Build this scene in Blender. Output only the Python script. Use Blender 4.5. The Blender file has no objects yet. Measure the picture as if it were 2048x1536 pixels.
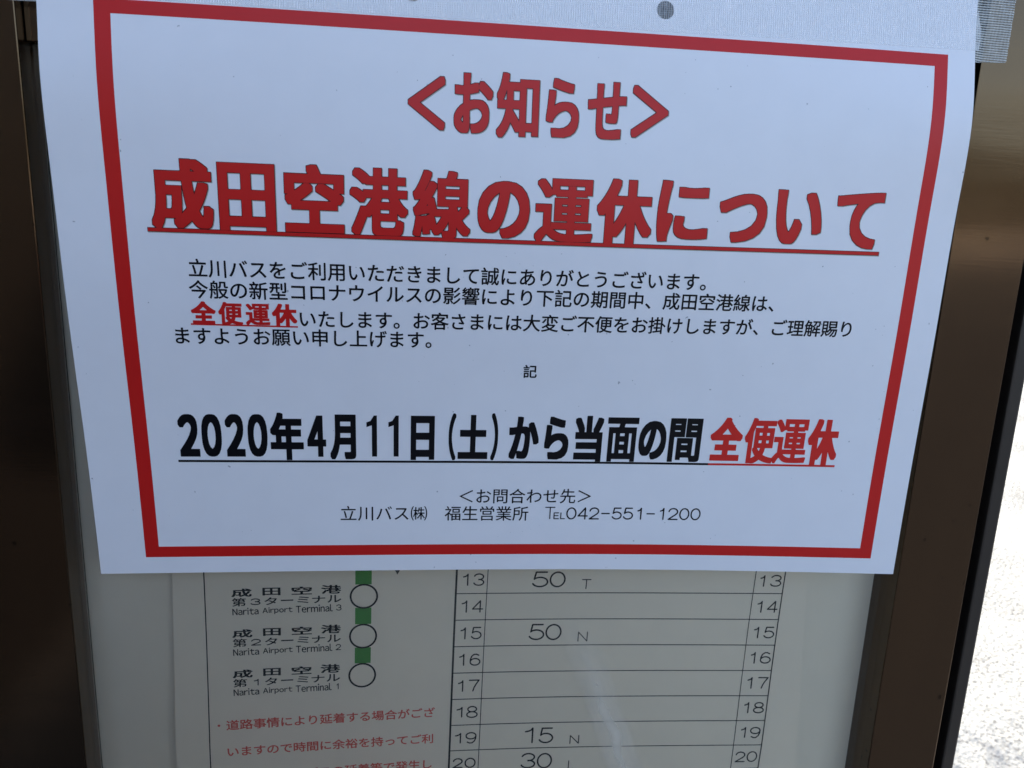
import bpy, bmesh, math, random
import numpy as np
from mathutils import Matrix, Vector
rng = random.Random(7)
scene = bpy.context.scene
COL = scene.collection
rad = math.radians

# ------------------------------------------------------------------ camera
GROUND = -1.36                     # pavement level; origin = bottom centre of the notice
R = np.array([[0.9917638, -0.1149461, 0.0564966], [0.0259367, -0.2517235, -0.9674516], [0.1254263, 0.9609488, -0.2466690]])
CAM = (-0.054676, -0.374791, 0.197682)
cam = bpy.data.cameras.new("camera")
cam.sensor_width = 36.0
cam.lens = 1536.0 / 2048.0 * 36.0
cam.clip_start = 0.01
cam.clip_end = 3000.0
camo = bpy.data.objects.new("camera", cam)
COL.objects.link(camo)
m = Matrix.Identity(4)
for i in range(3):
    m[i][0] = R[0][i]; m[i][1] = -R[1][i]; m[i][2] = -R[2][i]; m[i][3] = CAM[i]
camo.matrix_world = m
cam.dof.use_dof = True
cam.dof.focus_distance = 0.39
cam.dof.aperture_fstop = 20.0
scene.camera = camo

# ------------------------------------------------------------------ light
SUN_EL, SUN_AZ = rad(50), rad(-20)   # azimuth from +Y towards +X : behind the sign
world = bpy.data.worlds.new("World")
scene.world = world
world.use_nodes = True
wn = world.node_tree
bg = wn.nodes['Background']
sky = wn.nodes.new('ShaderNodeTexSky')
sky.sky_type = 'NISHITA'
sky.sun_disc = False
sky.sun_elevation = SUN_EL
sky.sun_rotation = SUN_AZ
sky.altitude = 100
sky.air_density = 1.0
sky.dust_density = 3.2
sky.ozone_density = 1.0
wn.links.new(sky.outputs[0], bg.inputs[0])
bg.inputs[1].default_value = 0.15
sun = bpy.data.lights.new("sun", 'SUN')
sun.energy = 2.3
sun.angle = rad(0.53)
sun.color = (1.0, 0.955, 0.88)
suno = bpy.data.objects.new("sun", sun)
COL.objects.link(suno)
sd = Vector((math.sin(SUN_AZ)*math.cos(SUN_EL), math.cos(SUN_AZ)*math.cos(SUN_EL), math.sin(SUN_EL)))
suno.rotation_euler = sd.to_track_quat('Z', 'Y').to_euler()
scene.view_settings.view_transform = 'Standard'
scene.view_settings.look = 'None'
scene.view_settings.gamma = 1.0
scene.view_settings.exposure = 1.92

# ------------------------------------------------------------------ helpers
def tag(o, label=None, cat=None, kind=None, group=None):
    if label: o['label'] = label
    if cat: o['category'] = cat
    if kind: o['kind'] = kind
    if group: o['group'] = group
    return o
def thing(name, label, cat, loc=(0, 0, 0)):
    o = bpy.data.objects.new(name, None)
    COL.objects.link(o)
    o.location = loc
    o.empty_display_size = 0.05
    return tag(o, label, cat)
def link(name, me, mat=None, parent=None):
    o = bpy.data.objects.new(name, me)
    COL.objects.link(o)
    if mat: me.materials.append(mat)
    if parent is not None:
        o.parent = parent
        o.matrix_parent_inverse = Matrix.Translation(parent.location).inverted()
    return o
def mesh(name, verts, faces, smooth=False):
    me = bpy.data.meshes.new(name)
    me.from_pydata([tuple(map(float, v)) for v in verts], [], faces)
    me.update()
    if smooth:
        me.polygons.foreach_set('use_smooth', [True]*len(me.polygons))
    return me
def boxm(name, x0, x1, y0, y1, z0, z1, bevel=0.0, segs=2):
    bm = bmesh.new()
    vs = [bm.verts.new((x, y, z)) for x in (x0, x1) for y in (y0, y1) for z in (z0, z1)]
    for f in ((0,1,3,2),(4,6,7,5),(0,4,5,1),(2,3,7,6),(0,2,6,4),(1,5,7,3)):
        bm.faces.new([vs[i] for i in f])
    bmesh.ops.recalc_face_normals(bm, faces=bm.faces)
    if bevel:
        bmesh.ops.bevel(bm, geom=bm.edges[:], offset=bevel, segments=segs, affect='EDGES', profile=0.6)
    me = bpy.data.meshes.new(name); bm.to_mesh(me); bm.free()
    return me
def prism(name, rows, bevel=0.0):
    """loft a closed (x,y) outline through a list of (z, outline)"""
    bm = bmesh.new(); rings = []
    for z, ol in rows:
        rings.append([bm.verts.new((x, y, z)) for x, y in ol])
    n = len(rings[0])
    for a, b in zip(rings[:-1], rings[1:]):
        for i in range(n):
            bm.faces.new((a[i], a[(i+1) % n], b[(i+1) % n], b[i]))
    bm.faces.new(rings[0][::-1]); bm.faces.new(rings[-1])
    bmesh.ops.recalc_face_normals(bm, faces=bm.faces)
    if bevel:
        es = [e for e in bm.edges if abs(e.verts[0].co.z - e.verts[1].co.z) > 0.01]
        bmesh.ops.bevel(bm, geom=es, offset=bevel, segments=2, affect='EDGES', profile=0.6)
    me = bpy.data.meshes.new(name); bm.to_mesh(me); bm.free()
    return me

# ---- node helpers
def newmat(name):
    mt = bpy.data.materials.new(name); mt.use_nodes = True
    return mt, mt.node_tree, mt.node_tree.nodes['Principled BSDF']
def N(nt, typ, **kw):
    n = nt.nodes.new(typ)
    for k, v in kw.items():
        if k.startswith('_'): setattr(n, k[1:], v)
        else: n.inputs[k.replace('_', ' ')].default_value = v
    return n
def L(nt, a, b): nt.links.new(a, b)
def ramp(nt, fac, stops, interp='LINEAR'):
    r = nt.nodes.new('ShaderNodeValToRGB'); r.color_ramp.interpolation = interp
    while len(r.color_ramp.elements) < len(stops): r.color_ramp.elements.new(0.5)
    for e, (p, c) in zip(r.color_ramp.elements, stops):
        e.position = p; e.color = (*c, 1) if len(c) == 3 else c
    L(nt, fac, r.inputs[0]); return r
def math_(nt, op, a, b=None, clamp=False):
    n = nt.nodes.new('ShaderNodeMath'); n.operation = op; n.use_clamp = clamp
    for i, v in enumerate((a, b)):
        if v is None: continue
        if isinstance(v, (int, float)): n.inputs[i].default_value = v
        else: L(nt, v, n.inputs[i])
    return n.outputs[0]
def objco(nt):
    return nt.nodes.new('ShaderNodeTexCoord').outputs['Object']
def scaled(nt, co, s):
    mp = nt.nodes.new('ShaderNodeMapping'); mp.inputs['Scale'].default_value = s
    L(nt, co, mp.inputs[0]); return mp.outputs[0]
def noise(nt, co, scale, detail=2, rough=0.5):
    n = N(nt, 'ShaderNodeTexNoise', Scale=scale, Detail=detail, Roughness=rough); L(nt, co, n.inputs['Vector'])
    return n.outputs[0]
def mixc(nt, fac, a, b):
    n = nt.nodes.new('ShaderNodeMix'); n.data_type = 'RGBA'
    if isinstance(fac, float): n.inputs[0].default_value = fac
    else: L(nt, fac, n.inputs[0])
    for i, v in ((6, a), (7, b)):
        if isinstance(v, tuple): n.inputs[i].default_value = (*v, 1)
        else: L(nt, v, n.inputs[i])
    return n.outputs[2]
def bump(nt, bs, h, strength, dist):
    b = N(nt, 'ShaderNodeBump', Strength=strength, Distance=dist); L(nt, h, b.inputs['Height'])
    L(nt, b.outputs[0], bs.inputs['Normal']); return b

# ------------------------------------------------------------------ materials
def specks(nt, co, scale, thr, seed=0.0):
    """sparse little dirt spots: 1 inside a spot"""
    w = nt.nodes.new('ShaderNodeMapping'); L(nt, co, w.inputs[0]); w.inputs['Location'].default_value = (seed, seed*2, seed*3)
    d = noise(nt, w.outputs[0], scale*3.0, 2)
    add = nt.nodes.new('ShaderNodeVectorMath'); add.operation = 'MULTIPLY_ADD'
    dn = N(nt, 'ShaderNodeTexNoise', Scale=scale*2.5, Detail=2.0); L(nt, w.outputs[0], dn.inputs['Vector'])
    L(nt, dn.outputs['Color'], add.inputs[0]); add.inputs[1].default_value = (0.5/scale,)*3; L(nt, w.outputs[0], add.inputs[2])
    v = N(nt, 'ShaderNodeTexVoronoi', Scale=scale); L(nt, add.outputs[0], v.inputs['Vector'])
    sep = nt.nodes.new('ShaderNodeSeparateColor'); L(nt, v.outputs['Color'], sep.inputs[0])
    r = math_(nt, 'MULTIPLY', math_(nt, 'SUBTRACT', sep.outputs[0], thr), 0.16/(1-thr))
    return math_(nt, 'GREATER_THAN', r, v.outputs['Distance'])

def m_paper(name, col, rough=0.36, holes=False, dirt=True, spec=0.5):
    mt, nt, bs = newmat(name)
    co = objco(nt)
    n1 = noise(nt, co, 60, 3)
    c = mixc(nt, n1, tuple(x*0.97 for x in col), tuple(min(1, x*1.03) for x in col))
    if dirt:
        s1 = specks(nt, co, 230, 0.955, 3.1); s2 = specks(nt, co, 460, 0.95, 9.7)
        s = math_(nt, 'MULTIPLY', math_(nt, 'MAXIMUM', s1, s2), 0.5)
        c = mixc(nt, s, c, (0.10, 0.10, 0.11))
    L(nt, c, bs.inputs['Base Color'])
    bs.inputs['Roughness'].default_value = rough
    bs.inputs['Specular IOR Level'].default_value = spec
    n2 = noise(nt, co, 900, 2)
    n3 = noise(nt, co, 14, 1)
    h = math_(nt, 'ADD', math_(nt, 'MULTIPLY', n2, 0.03), n3)
    bump(nt, bs, h, 0.35, 0.0012)
    if holes:
        uv = nt.nodes.new('ShaderNodeUVMap')
        fac = None
        for hu, hv in ((0.2671, 0.2787), (0.1543, 0.2787)):
            d = nt.nodes.new('ShaderNodeVectorMath'); d.operation = 'DISTANCE'
            L(nt, uv.outputs[0], d.inputs[0]); d.inputs[1].default_value = (hu, hv, 0)
            g = math_(nt, 'LESS_THAN', d.outputs['Value'], 0.0040)
            fac = g if fac is None else math_(nt, 'MAXIMUM', fac, g)
        tr = nt.nodes.new('ShaderNodeBsdfTransparent'); mx = nt.nodes.new('ShaderNodeMixShader')
        L(nt, fac, mx.inputs[0]); L(nt, bs.outputs[0], mx.inputs[1]); L(nt, tr.outputs[0], mx.inputs[2])
        L(nt, mx.outputs[0], nt.nodes['Material Output'].inputs[0])
    return mt
PAPER = m_paper('notice_paper', (0.84, 0.82, 0.82), holes=True, spec=0.4)
M_RED = m_paper('red_ink', (0.60, 0.014, 0.012), dirt=False, spec=0.30)
M_DRED = m_paper('dark_red_ink', (0.05, 0.004, 0.005), dirt=False, spec=0.3)
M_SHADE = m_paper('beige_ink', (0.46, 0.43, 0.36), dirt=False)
M_BLACK = m_paper('black_ink', (0.004, 0.004, 0.006), dirt=False, spec=0.22)
M_BRED = m_paper('bright_red_ink', (0.66, 0.024, 0.018), dirt=False, spec=0.30)
POSTER = m_paper('poster_paper', (0.90, 0.83, 0.72), rough=0.7, dirt=False, spec=0.2)
BACKING = m_paper('backing_paint', (0.90, 0.84, 0.73), rough=0.6, dirt=False, spec=0.2)
P_BLACK = m_paper('poster_black', (0.02, 0.021, 0.023), rough=0.7, dirt=False, spec=0.2)
P_RED = m_paper('poster_red', (0.74, 0.15, 0.12), rough=0.7, dirt=False, spec=0.2)
P_GREEN = m_paper('poster_green', (0.075, 0.30, 0.07), rough=0.7, dirt=False, spec=0.2)

def m_bronze():
    mt, nt, bs = newmat('bronze_anodised_aluminium')
    co = objco(nt)
    n1 = noise(nt, scaled(nt, co, (30, 30, 6)), 1.0, 4)
    c = mixc(nt, n1, (0.088, 0.058, 0.037), (0.116, 0.077, 0.047))
    s = specks(nt, co, 130, 0.84, 1.3)
    c = mixc(nt, math_(nt, 'MULTIPLY', s, 0.7), c, (0.02, 0.016, 0.012))
    L(nt, c, bs.inputs['Base Color'])
    bs.inputs['Metallic'].default_value = 0.93
    rr = noise(nt, scaled(nt, co, (20, 20, 60)), 1.0, 3)
    L(nt, math_(nt, 'ADD', math_(nt, 'MULTIPLY', rr, 0.07), 0.11), bs.inputs['Roughness'])
    h1 = noise(nt, scaled(nt, co, (40, 40, 900)), 1.0, 3)
    h2 = noise(nt, scaled(nt, co, (6, 6, 30)), 1.0, 1)
    h = math_(nt, 'ADD', math_(nt, 'MULTIPLY', h1, 0.04), h2)
    bump(nt, bs, h, 0.35, 0.0008)
    return mt
BRONZE = m_bronze()
def m_plain(name, col, rough=0.6, metal=0.0, bscale=0, bs_=0.2):
    mt, nt, bs = newmat(name)
    co = objco(nt)
    n1 = noise(nt, co, 80, 3)
    L(nt, mixc(nt, n1, tuple(x*0.85 for x in col), tuple(x*1.15 for x in col)), bs.inputs['Base Color'])
    bs.inputs['Roughness'].default_value = rough; bs.inputs['Metallic'].default_value = metal
    if bscale: bump(nt, bs, noise(nt, co, bscale, 3), bs_, 0.001)
    return mt
RUBBER = m_plain('black_rubber', (0.012, 0.011, 0.011), 0.7)
DARKAL = m_plain('dark_bronze_trim', (0.034, 0.027, 0.022), 0.4, 0.3)

def m_pane():
    mt, nt, bs = newmat('clear_acrylic')
    co = objco(nt)
    tr = N(nt, 'ShaderNodeBsdfTransparent'); tr.inputs[0].default_value = (0.97, 0.95, 0.90, 1)
    gl = N(nt, 'ShaderNodeBsdfGlossy', Roughness=0.05)
    fr = N(nt, 'ShaderNodeFresnel', IOR=1.45)
    mx = nt.nodes.new('ShaderNodeMixShader'); L(nt, fr.outputs[0], mx.inputs[0]); L(nt, tr.outputs[0], mx.inputs[1]); L(nt, gl.outputs[0], mx.inputs[2])
    # reflection streak down the pane painted as a pale diffuse band, and light dust
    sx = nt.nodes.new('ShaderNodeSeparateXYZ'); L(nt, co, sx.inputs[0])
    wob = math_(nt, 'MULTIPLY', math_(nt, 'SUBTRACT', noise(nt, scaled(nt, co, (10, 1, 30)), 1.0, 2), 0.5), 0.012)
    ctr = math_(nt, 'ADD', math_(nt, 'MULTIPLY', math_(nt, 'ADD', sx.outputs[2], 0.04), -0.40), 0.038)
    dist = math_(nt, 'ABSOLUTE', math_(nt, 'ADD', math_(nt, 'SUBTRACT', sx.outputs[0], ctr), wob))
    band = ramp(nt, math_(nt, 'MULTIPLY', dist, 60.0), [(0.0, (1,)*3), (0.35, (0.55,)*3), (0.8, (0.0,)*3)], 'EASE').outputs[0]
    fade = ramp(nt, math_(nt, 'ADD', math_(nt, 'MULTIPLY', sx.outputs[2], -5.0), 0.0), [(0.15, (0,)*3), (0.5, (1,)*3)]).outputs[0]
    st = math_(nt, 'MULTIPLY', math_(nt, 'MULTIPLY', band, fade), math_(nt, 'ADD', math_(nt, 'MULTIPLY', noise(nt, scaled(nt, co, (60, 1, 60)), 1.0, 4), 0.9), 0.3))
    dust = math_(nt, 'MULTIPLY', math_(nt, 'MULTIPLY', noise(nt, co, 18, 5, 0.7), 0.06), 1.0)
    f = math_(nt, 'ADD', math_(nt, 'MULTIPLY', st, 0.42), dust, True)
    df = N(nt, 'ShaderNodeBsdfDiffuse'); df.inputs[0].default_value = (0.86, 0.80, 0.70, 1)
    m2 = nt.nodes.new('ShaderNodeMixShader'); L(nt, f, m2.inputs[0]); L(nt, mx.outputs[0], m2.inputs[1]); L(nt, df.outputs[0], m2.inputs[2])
    # small dark specks of dirt
    sp = math_(nt, 'MULTIPLY', specks(nt, co, 60, 0.93, 5.5), 0.5)
    d2 = N(nt, 'ShaderNodeBsdfDiffuse'); d2.inputs[0].default_value = (0.06, 0.06, 0.06, 1)
    m3 = nt.nodes.new('ShaderNodeMixShader'); L(nt, sp, m3.inputs[0]); L(nt, m2.outputs[0], m3.inputs[1]); L(nt, d2.outputs[0], m3.inputs[2])
    L(nt, m3.outputs[0], nt.nodes['Material Output'].inputs[0])
    return mt
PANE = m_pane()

def m_tape(name, opac, rib_lo, col, scale_u, scale_v, wy=0.6):
    """woven cloth tape: translucent film with a thread grid, coordinates from the UV map in metres"""
    mt, nt, bs = newmat(name)
    uv = nt.nodes.new('ShaderNodeUVMap')
    wv = nt.nodes.new('ShaderNodeTexWave'); wv.bands_direction = 'Y'; wv.wave_profile = 'SIN'
    L(nt, scaled(nt, uv.outputs[0], (1, 1, 1)), wv.inputs[0]); wv.inputs['Scale'].default_value = scale_v; wv.inputs['Distortion'].default_value = 0.6; wv.inputs['Detail'].default_value = 1.0; wv.inputs['Detail Scale'].default_value = 0.4
    wu = nt.nodes.new('ShaderNodeTexWave'); wu.bands_direction = 'X'
    L(nt, uv.outputs[0], wu.inputs[0]); wu.inputs['Scale'].default_value = scale_u; wu.inputs['Distortion'].default_value = 1.5
    n1 = noise(nt, scaled(nt, uv.outputs[0], (900, 150, 1)), 1.0, 3)
    n2 = noise(nt, uv.outputs[0], 160, 3)
    th = math_(nt, 'ADD', math_(nt, 'MULTIPLY', wv.outputs[1], wy), math_(nt, 'MULTIPLY', wu.outputs[1], 1.0-wy))
    f = math_(nt, 'ADD', math_(nt, 'MULTIPLY', th, opac - rib_lo), rib_lo)
    f = math_(nt, 'ADD', f, math_(nt, 'MULTIPLY', math_(nt, 'SUBTRACT', math_(nt, 'ADD', n1, n2), 1.0), 0.35), True)
    bs.inputs['Base Color'].default_value = (*col, 1)
    bs.inputs['Roughness'].default_value = 0.45
    bump(nt, bs, math_(nt, 'ADD', th, math_(nt, 'MULTIPLY', n1, 0.8)), 0.5, 0.0002)
    tr = nt.nodes.new('ShaderNodeBsdfTransparent'); mx = nt.nodes.new('ShaderNodeMixShader')
    L(nt, f, mx.inputs[0]); L(nt, tr.outputs[0], mx.inputs[1]); L(nt, bs.outputs[0], mx.inputs[2])
    L(nt, mx.outputs[0], nt.nodes['Material Output'].inputs[0])
    return mt
TAPE = m_tape('clear_cloth_tape', 0.42, 0.18, (0.96, 0.96, 0.95), 300, 330, 0.35)
TAPE2 = m_tape('grey_cloth_tape', 0.95, 0.10, (0.62, 0.62, 0.58), 180, 290, 0.88)

# ------------------------------------------------------------------ the hanging sheet as a surface
def spl(xk, X):
    n = len(xk); xs = np.array(xk, float); X = np.asarray(X, float); h = np.diff(xs)
    A = np.zeros((n, n)); B = np.zeros((n, n)); A[0, 0] = A[-1, -1] = 1
    for i in range(1, n-1):
        A[i, i-1] = h[i-1]; A[i, i] = 2*(h[i-1]+h[i]); A[i, i+1] = h[i]
        B[i, i-1] += 6/h[i-1]; B[i, i] -= 6/h[i-1]+6/h[i]; B[i, i+1] += 6/h[i]
    M = np.linalg.solve(A, B); out = np.zeros((n, len(X)))
    j = np.clip(np.searchsorted(xs, X)-1, 0, n-2)
    for q, (xx, jj) in enumerate(zip(X, j)):
        a = xs[jj+1]-xx; b = xx-xs[jj]; hh = h[jj]
        out[:, q] += M[jj]*(a**3/(6*hh)-a*hh/6)+M[jj+1]*(b**3/(6*hh)-b*hh/6)
        out[jj, q] += a/hh; out[jj+1, q] += b/hh
    return out
YK = np.array([[-0.00074, -0.00341, -0.00801, -0.00992, -0.01013, -0.00636, -0.00549], [-0.00252, -0.00545, -0.01016, -0.01285, -0.01161, -0.00959, -0.00575],
               [-0.00706, -0.00869, -0.0132, -0.01488, -0.01293, -0.01009, -0.00513], [-0.01778, -0.01701, -0.01699, -0.01643, -0.0155, -0.00926, -0.0040]])
NU, NS = 168, 121
UG = np.linspace(0, 0.42, NU+1); SG = np.linspace(-0.0, 0.297, NS+1)
Yg = spl((0, .14, .28, .42), UG).T @ YK @ spl((0, .07, .14, .2, .24, .27, .297), SG)
dS = SG[1]-SG[0]
dY = np.gradient(Yg, dS, axis=1); zz = np.sqrt(1-dY**2)
Zg = np.concatenate([np.zeros((NU+1, 1)), np.cumsum((zz[:, 1:]+zz[:, :-1])/2*dS, axis=1)], 1)
TH = 0.0158632
Xg = (UG[:, None]-.21)*math.cos(TH)-Zg*math.sin(TH)
Zw = (UG[:, None]-.21)*math.sin(TH)+Zg*math.cos(TH)
SURF = np.stack([Xg, Yg, Zw], 2)
du = np.gradient(SURF, axis=0); dv = np.gradient(SURF, axis=1)
NRM = np.cross(du, dv); NRM /= np.linalg.norm(NRM, axis=2, keepdims=True)
if NRM[10, 10, 1] > 0: NRM = -NRM
def sheet(uv, off=0.0):
    """(u,s) in mm -> world points lying `off` mm proud of the sheet"""
    uv = np.asarray(uv, float)
    a = np.clip(uv[:, 0]/420.0*NU, -3, NU+3); b = np.clip(uv[:, 1]/297.0*NS, 0, NS+8)
    i = np.clip(np.floor(a).astype(int), 0, NU-1); j = np.clip(np.floor(b).astype(int), 0, NS-1)
    fa = (a-i)[:, None]; fb = (b-j)[:, None]
    def bi(G): return G[i, j]*(1-fa)*(1-fb)+G[i+1, j]*fa*(1-fb)+G[i, j+1]*(1-fa)*fb+G[i+1, j+1]*fa*fb
    return bi(SURF)+bi(NRM)*off*0.001
# the timetable behind the pane
PY = np.array([[0.01129, 0.01383, 0.0141], [0.01552, 0.01744, 0.01437], [0.0115, 0.01388, 0.01408]])
_px = np.linspace(-0.20, 0.20, 81); _pz = np.linspace(-0.17, 0.03, 41)
PG = np.clip(spl((-.16, 0, .16), _px).T @ PY @ spl((-.10, -.04, .02), _pz), 0.0100, 0.0176)
def poster(xz, off=0.0):
    xz = np.asarray(xz, float)
    a = np.clip((xz[:, 0]*0.001+0.20)/0.40*80, 0, 79.999); b = np.clip((xz[:, 1]*0.001+0.17)/0.20*40, 0, 39.999)
    i = a.astype(int); j = b.astype(int); fa = a-i; fb = b-j
    y = PG[i, j]*(1-fa)*(1-fb)+PG[i+1, j]*fa*(1-fb)+PG[i, j+1]*(1-fa)*fb+PG[i+1, j+1]*fa*fb
    return np.stack([xz[:, 0]*0.001, y-off*0.001, xz[:, 1]*0.001], 1)

# ------------------------------------------------------------------ flat print: glyph shapes as thin polygons
DATA = {"title":[["成",53.79,189.6,26.55,30.04],["田",81.92,189.31,24.6,29.19],["空",111.36,189.8,26.11,29.57],["港",140.05,189.51,25.85,29.68],["線",168.47,189.4,26.03,30.09],["の",196.86,188.23,23.87,25.47],["運",225.26,188.75,27.31,28.84],["休",253.77,189.2,26.37,29.93],["つ",311.38,188.53,23.5,22.51],["い",339.5,189.88,23.45,25.06],["て",369.84,189.42,23.8,26.67],["に",282.04,190.55,24.96,27.91]],
 "head":[["＜",160.9,233.3,16.17,22.56],["お",181.72,234.0,17.14,25.31],["知",201.68,233.99,18.9,27.52],["ら",222.09,233.98,14.84,25.15],["せ",242.42,233.96,17.55,24.74],["＞",262.58,234.3,16.95,22.53]],
 "date":[["２",48.23,75.24,9.59,22.15],["０",58.94,75.32,9.41,22.21],["２",70.03,75.4,9.06,22.28],["０",80.7,75.48,9.36,22.34],["年",94.7,75.03,15.92,24.97],["４",109.03,75.25,9.1,21.97],["月",121.82,74.92,12.68,23.98],["１",135.91,75.54,5.12,21.95],["１",146.64,75.61,5.07,22.01],["日",161.08,74.69,11.93,23.79],["（",175.89,75.39,3.69,25.44],["土",186.37,75.39,15.19,23.84],["）",197.26,75.56,3.65,25.58],["か",212.24,75.16,15.31,23.08],["ら",229.06,75.18,12.52,23.45],["当",245.58,75.02,14.65,25.14],["面",263.13,74.73,16.09,24.37],["の",279.11,74.65,14.37,21.31],["間",296.24,74.91,16.89,24.18]],
 "dred":[["全",318.07,75.89,16.95,24.0],["便",335.96,75.29,16.39,25.35],["運",352.47,75.32,18.18,24.69],["休",369.81,75.13,16.32,25.84]],
 "lred":[["全",59.59,136.54,10.99,10.68],["便",71.73,136.32,10.92,10.97],["運",84.06,136.22,11.0,10.2],["休",96.18,136.31,11.39,10.65]],
 "pnum":[["1",-23.4,-17.37,3.19,7.82],["3",-15.95,-17.36,6.36,8.01],["1",-23.46,-34.6,3.28,7.93],["4",-15.82,-34.61,6.48,7.95],["1",-23.45,-51.88,3.15,7.75],["5",-15.82,-51.81,6.34,8.0],["1",-23.58,-68.89,3.18,7.77],["6",-15.77,-68.96,6.39,7.84],["1",-23.6,-85.84,3.26,7.52],["7",-15.66,-85.71,6.33,7.72],["1",-23.63,-102.94,3.63,6.97],["8",-16.15,-103.0,6.89,7.89],["1",-23.86,-120.17,3.76,7.12],["9",-16.12,-120.22,6.64,7.71],["2",-23.37,-137.16,6.15,6.86],["0",-15.94,-137.24,6.69,6.99],["5",19.25,-17.45,9.58,10.3],["0",29.3,-17.48,9.33,10.32],["T",46.27,-20.55,5.51,6.46],["5",19.4,-51.7,9.37,10.58],["0",29.41,-51.8,9.62,10.6],["N",46.96,-54.89,5.92,6.5],["1",18.78,-119.81,5.2,10.68],["5",29.15,-120.1,9.08,10.71],["N",46.73,-123.25,5.79,5.99],["3",19.21,-137.22,9.11,10.77],["0",29.29,-137.55,9.37,10.8],["L",45.86,-140.9,3.71,6.3],["1",151.63,-18.08,2.93,7.57],["3",159.93,-17.93,6.98,7.74],["1",152.21,-35.01,3.12,7.83],["4",160.19,-34.96,6.59,7.83],["1",152.31,-52.01,3.14,7.71],["5",160.25,-51.96,6.8,7.71],["1",152.34,-68.86,2.99,7.77],["6",160.25,-68.83,6.85,7.78],["1",152.28,-85.69,3.18,7.86],["7",160.6,-85.68,6.56,7.87],["1",152.22,-102.58,3.12,7.69],["8",160.03,-102.6,6.95,7.7],["1",152.15,-119.68,3.23,7.63],["9",159.76,-119.82,6.74,7.83],["2",152.28,-136.92,6.5,7.6],["0",159.84,-136.88,6.88,7.8]],
 "pj1":[["成",-145.15,-23.19,10.66,4.94],["田",-129.41,-22.81,9.47,4.6],["空",-113.37,-22.58,10.83,4.89],["港",-97.52,-22.16,10.79,5.32]],
 "pj2":[["第",-146.62,-28.85,7.42,5.05],["3",-137.98,-28.81,5.33,4.03],["タ",-129.94,-28.6,6.61,4.62],["ー",-121.24,-28.35,6.65,0.81],["ミ",-112.69,-28.29,6.27,4.09],["ナ",-104.3,-28.22,7.15,4.5],["ル",-95.9,-27.99,7.53,4.61]],
 "pj3":[["Narita",-143.34,-34.46,13.73,4.27],["Airport",-126.41,-34.5,15.98,4.31],["Terminal",-106.66,-33.76,19.88,4.6],["3",-93.45,-33.58,2.98,3.8]],
 "body":[["立川バスをご利用いただきまして誠にありがとうございます",58.57,157.21,289.42,157.52],["今般の新型コロナウイルスの影響により下記の期間中、成田空港線は",58.24,147.4,325.26,147.83],["いたします。お客さまには大変ご不便をお掛けしますが、ご理解賜り",106.51,134.7,372.21,136.0],["ますようお願い申し上げます",49.17,125.42,157.03,125.65],["記",213.36,110.61,213.36,110.61],["＜お問合わせ先＞",183.84,42.67,245.88,42.83],["立川バス㈱",123.81,33.12,159.7,32.98],["福生営業所",177.25,32.93,212.58,32.74]]}
chars = set()
for k, v in DATA.items():
    for it in v:
        if k == 'body': chars |= set(it[0])
        elif k == 'pj3' or k == 'pnum': continue
        else: chars.add(it[0])
RED1 = '道路事情により延着する場合がござ'; RED2 = 'いますので時間に余裕を持ってご利'; RED3 = '用ください。バスの延着等で発生し'
chars |= set(RED1+RED2+RED3)
words = ['Narita', 'Airport', 'Terminal']
WIDE = {c: chr(ord(c)+0xFEE0) for c in ''.join(words)}
chars |= set(WIDE.values())
tmp = {}
for ch in sorted(chars):
    cu = bpy.data.curves.new('t', 'FONT'); cu.body = ch; cu.resolution_u = 5
    o = bpy.data.objects.new('t', cu); COL.objects.link(o); tmp[ch] = o
bpy.context.view_layer.update()
dg = bpy.context.evaluated_depsgraph_get()
GL = {}
for ch, o in tmp.items():
    e = o.evaluated_get(dg); me = e.to_mesh(); me.calc_loop_triangles()
    v = np.array([w.co[:2] for w in me.vertices]); t = np.array([lt.vertices[:] for lt in me.loop_triangles])
    GL[ch] = v[t] if len(t) else np.zeros((0, 3, 2))
    e.to_mesh_clear()
for o in tmp.values():
    cu = o.data; bpy.data.objects.remove(o); bpy.data.curves.remove(cu)

for w_ in words:      # plain sans Latin words set from single letters
    x = 0.0; parts = []
    for c in w_:
        T = GL[WIDE[c]]; lo = T[:, :, 0].min(); hi = T[:, :, 0].max()
        parts.append(T+np.array([x-lo, 0])); x += (hi-lo)+(0.105 if c not in 'rt' else 0.07)
    GL[w_] = np.concatenate(parts)

def raster(tris, x0, y0, nx, ny, h):
    A = np.zeros((ny, nx), bool)
    for T in tris:
        ax, bx = T[:, 0].min(), T[:, 0].max(); ay, by = T[:, 1].min(), T[:, 1].max()
        i0 = max(0, int((ax-x0)/h)-1); i1 = min(nx, int((bx-x0)/h)+2); j0 = max(0, int((ay-y0)/h)-1); j1 = min(ny, int((by-y0)/h)+2)
        if i1 <= i0 or j1 <= j0: continue
        X = x0+h*np.arange(i0, i1)[None, :]; Y = y0+h*np.arange(j0, j1)[:, None]
        (xa, ya), (xb, yb), (xc, yc) = T
        e1 = (xb-xa)*(Y-ya)-(yb-ya)*(X-xa); e2 = (xc-xb)*(Y-yb)-(yc-yb)*(X-xb); e3 = (xa-xc)*(Y-yc)-(ya-yc)*(X-xc)
        A[j0:j1, i0:i1] |= ((e1 >= -1e-9) & (e2 >= -1e-9) & (e3 >= -1e-9)) | ((e1 <= 1e-9) & (e2 <= 1e-9) & (e3 <= 1e-9))
    return A
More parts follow.
